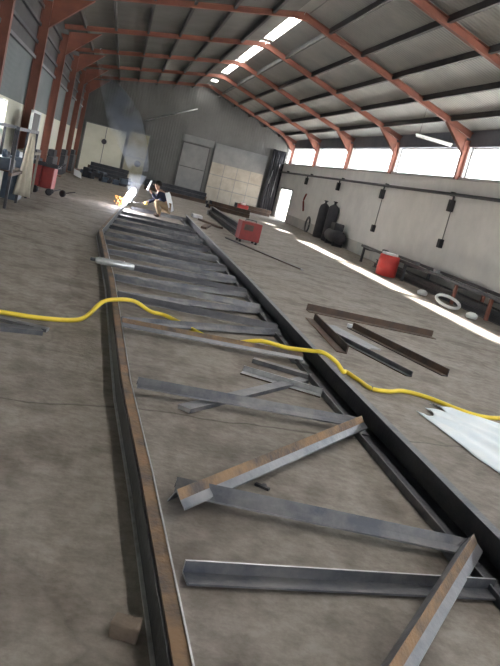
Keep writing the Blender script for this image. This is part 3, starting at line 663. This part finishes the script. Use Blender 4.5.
# ------------------------------------------------------------------ left side of the hall
K = thing('tool_trolley', 'dark red tool trolley with a grey tray top by the left wall', 'trolley', (-1.86, 20.3, 0), -.1)
b = MB(); b.box((-.30, -.25, .14), (-.02, .25, .68), 'red', bev=.012); b.box((.0, -.25, .14), (.30, .25, .68), 'red', bev=.012); b.build('cabinet', K)
for x in (-.16, .15): b = MB(); b.box((x - .12, -.262, .18), (x + .12, -.25, .64), 'red', bev=.004); b.build('door', K)
b = MB(); b.box((-.36, -.30, .68), (.38, .30, .70), 'darkgrey'); b.box((-.36, -.30, .70), (-.34, .3, .76), 'darkgrey'); b.box((.36, -.30, .70), (.38, .3, .76), 'darkgrey'); b.box((-.36, -.30, .70), (.38, -.28, .76), 'darkgrey'); b.box((-.36, .28, .70), (.38, .30, .76), 'darkgrey'); b.build('tray', K)
b = MB(); b.tube([(.37, -.2, .70), (.48, -.2, .84), (.48, .2, .84), (.37, .2, .70)], .014, 'darkgrey', 8); b.build('push_handle', K)
for x in (-.24, .24):
    for y in (-.2, .2): b = MB(); b.lathe([(.05, -.02), (.065, -.015), (.065, .015), (.05, .02)], (x, y, .065), 'black', 14, 'Y'); b.box((x - .02, y - .03, .07), (x + .02, y + .03, .15), 'darkgrey'); b.build('caster', K)
b = MB(); b.box((-.13, -.09, 0), (.13, .09, .03), 'white', bev=.01); tag(b.build('paper_pad', loc=(-1.74, 20.3, .703)), 'white pad lying in the tray of the red trolley', 'pad')
for k, (x, y, a) in enumerate(((-1.6, 19.7, .3), (-1.3, 20.3, -.5), (-1.95, 19.75, 2.9))):
    b = MB(); b.lathe([(.05, -.03), (.09, -.025), (.09, .025), (.05, .03)], (0, 0, .09), 'black', 16, 'Y'); b.tube([(0, 0, .09), (.3, .1, .2)], .015, 'darkgrey', 6); o = b.build('trolley_wheel', loc=(x, y, 0)); o.rotation_euler.z = a
    tag(o, ('black wheel with axle on the floor in front of the red trolley', 'black wheel with axle on the floor right of the red trolley', 'black wheel with axle on the floor left of the red trolley')[k], 'wheel')
# steel rack with shelf
Rk = thing('steel_rack', 'rusty steel rack with a horizontal rail against the left wall before the windows', 'rack', (-2.09, 15.95, 0))
for y in (-1.5, 0.0, 1.6):
    for x in (-.25, .2): b = MB(); b.box((x - .025, y - .025, 0), (x + .025, y + .025, 1.45), 'steel_dk'); b.build('upright', Rk)
for z in (.6, 1.43):
    for x in (-.25, .2): b = MB(); b.box((x - .03, -1.55, z), (x + .03, 1.65, z + .06), 'steel' if z > 1 else 'rust_dk'); b.build('rail', Rk)
b = MB(); b.box((-.22, -1.5, .66), (.17, 1.6, .68), 'rust_dk'); b.build('shelf', Rk)
for k, (y, z, m_, s_) in enumerate(((14.8, .68, 'blue', .22), (15.2, .68, 'steel', .18), (16.5, .68, 'blue', .2), (17.1, .68, 'white', .16))):
    b = MB(); b.box((-.15, -.2, 0), (.15, .2, s_), m_, bev=.02); b.lathe([(.05, s_), (.05, s_ + .1), (.03, s_ + .14)], (0, 0, 0), m_, 12)
    tag(b.build('canister', loc=(-2.1, y, z)), ('blue canister on the rack shelf, nearest the viewer', 'grey canister on the rack shelf between two blue ones', 'blue canister on the rack shelf beside the white one', 'white canister at the far end of the rack shelf')[k], 'canister')
b = MB(); b.box((-.18, -.35, 0), (.18, .35, .55), 'blue', bev=.02); b.box((-.12, -.2, .55), (.12, .2, .6), 'darkgrey', bev=.01); tag(b.build('blue_machine', loc=(-2.1, 16.7, 0)), 'dark blue machine box on the floor under the rack', 'machine')
# cream cloth hanging on the rack
b = MB(); i = b.mi('creamcloth'); g_ = []
for u in range(13):
    row = []
    for v in range(9):
        t_ = u / 12; a = v / 8 - .5; wdt = .10 + .24 * t_
        row.append(b.bm.verts.new((a * wdt + .0, .03 * math.sin(v * 1.9 + u * .3), 1.42 - 1.25 * t_)))
    g_.append(row)
for u in range(12):
    for v in range(8): f = b.bm.faces.new([g_[u][v], g_[u + 1][v], g_[u + 1][v + 1], g_[u][v + 1]]); f.smooth = True; f.material_index = i
o = b.build('hanging_cloth', loc=(-1.80, 15.9, 0)); o.modifiers.new('s', 'SOLIDIFY').thickness = .015; tag(o, 'cream cloth hanging in folds from the rack rail', 'cloth')
Fr = thing('window_sash', 'loose dark window sash with white frame standing by the left wall behind the trolley', 'window sash', (-2.08, 18.4, 1.0), 0)
b = MB()
for z in (0, .42, .86): b.box((-.03, -.75, z), (.03, .75, z + .05), 'white')
for y in (-.75, .70): b.box((-.03, y, 0), (.03, y + .05, .9), 'white')
b.build('frame', Fr); b = MB(); b.box((-.01, -.7, .05), (.01, .7, .86), 'darkgrey'); b.build('panel', Fr)
b = MB(); b.box((-.2, -.8, 0), (.2, .8, .05), 'wood')
for y in (-.7, .65):
    for x in (-.18, .13): b.box((x, y, -.95), (x + .05, y + .05, 0), 'wood')
tag(b.build('wooden_bench', loc=(-2.1, 18.4, .95)), 'grey wooden bench by the left wall carrying the loose window sash', 'bench')
# white sheet standing in for a bright sunlit patch near the left wall
b = MB(); b.box((-.17, -3.2, 0), (.17, 3.2, .012), 'white', Matrix.Rotation(.25, 3, 'Y')); o = b.build('sun_patch_sheet', loc=(-1.78, 35.0, .06)); tag(o, 'white strip of sheet standing in for a sunlit patch on the floor along the left wall beyond the red trolley', 'sheet')
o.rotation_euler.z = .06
for k, y in enumerate((21.9, 27.2, 32.5, 37.8)):
    b = MB(); b.box((-.14, -1.0, 0), (.14, .9, .75), 'darkgrey', bev=.02); b.box((-.10, -.6, .75), (.1, .5, .98), 'steel_dk', bev=.02)
    tag(b.build('wall_cabinet', loc=(XL + .16, y + .2, 0)), 'dark machine cabinet low against the left wall, %s from the red trolley' % nth[k], 'cabinet', 'dark cabinets along the left wall')

# ------------------------------------------------------------------ light
w = bpy.data.worlds.new('World'); S.world = w; w.use_nodes = True
bg = w.node_tree.nodes['Background']; bg.inputs[0].default_value = (.90, .95, 1.0, 1); bg.inputs[1].default_value = 5.5
sd = Vector((3.15, -9.2, -5.9)).normalized()
l = bpy.data.lights.new('sun', 'SUN'); l.energy = 130; l.angle = math.radians(2.2); l.color = (1, .96, .9)
o = bpy.data.objects.new('sun', l); C.objects.link(o); o.rotation_euler = sd.to_track_quat('-Z', 'Y').to_euler(); o.location = (0, 60, 40)
l = bpy.data.lights.new('arc_light', 'POINT'); l.energy = 30; l.color = (.85, .9, 1); l.shadow_soft_size = .05
o = bpy.data.objects.new('arc_light', l); C.objects.link(o); o.location = ax + Vector((-.05, -.15, .35))
def portal(name, loc, rot, sx, sy):
    l = bpy.data.lights.new(name, 'AREA'); l.shape = 'RECTANGLE'; l.size = sx; l.size_y = sy; l.cycles.is_portal = True
    o = bpy.data.objects.new(name, l); C.objects.link(o); o.location = loc; o.rotation_euler = rot
portal('portal_right', (XR + .3, (YB + Y0) / 2, 3.42), (0, PI / 2, 0), .9, YB - Y0)
portal('portal_front', (5.9, Y0 - .3, 1.8), (PI / 2, 0, 0), 5.6, 3.8)
portal('portal_skylight', (RX, 16, 6.1), (0, 0, 0), .4, 52)

# ------------------------------------------------------------------ camera
cam = bpy.data.cameras.new('camera'); co = bpy.data.objects.new('camera', cam); C.objects.link(co); S.camera = co
f_px, roll, hcam, vp = 750, math.radians(14.2), 1.55, (124, 150)
dy = Vector((vp[0] - 250, 333 - vp[1], -f_px)).normalized()
s, c = math.sin(roll), math.cos(roll); up = Vector((s, c, -(s * dy.x + c * dy.y) / dy.z)).normalized(); xx = dy.cross(up)
co.matrix_world = Matrix.Translation((0, 0, hcam)) @ Matrix((xx, dy, up)).to_4x4()
cam.sensor_fit = 'VERTICAL'; cam.sensor_height = 36; cam.lens = f_px / 666 * 36; cam.clip_end = 500; cam.clip_start = .05

S.view_settings.view_transform = 'Standard'; S.view_settings.look = 'None'; S.view_settings.gamma = 1
S.view_settings.use_curve_mapping = False; S.view_settings.exposure = 0.9
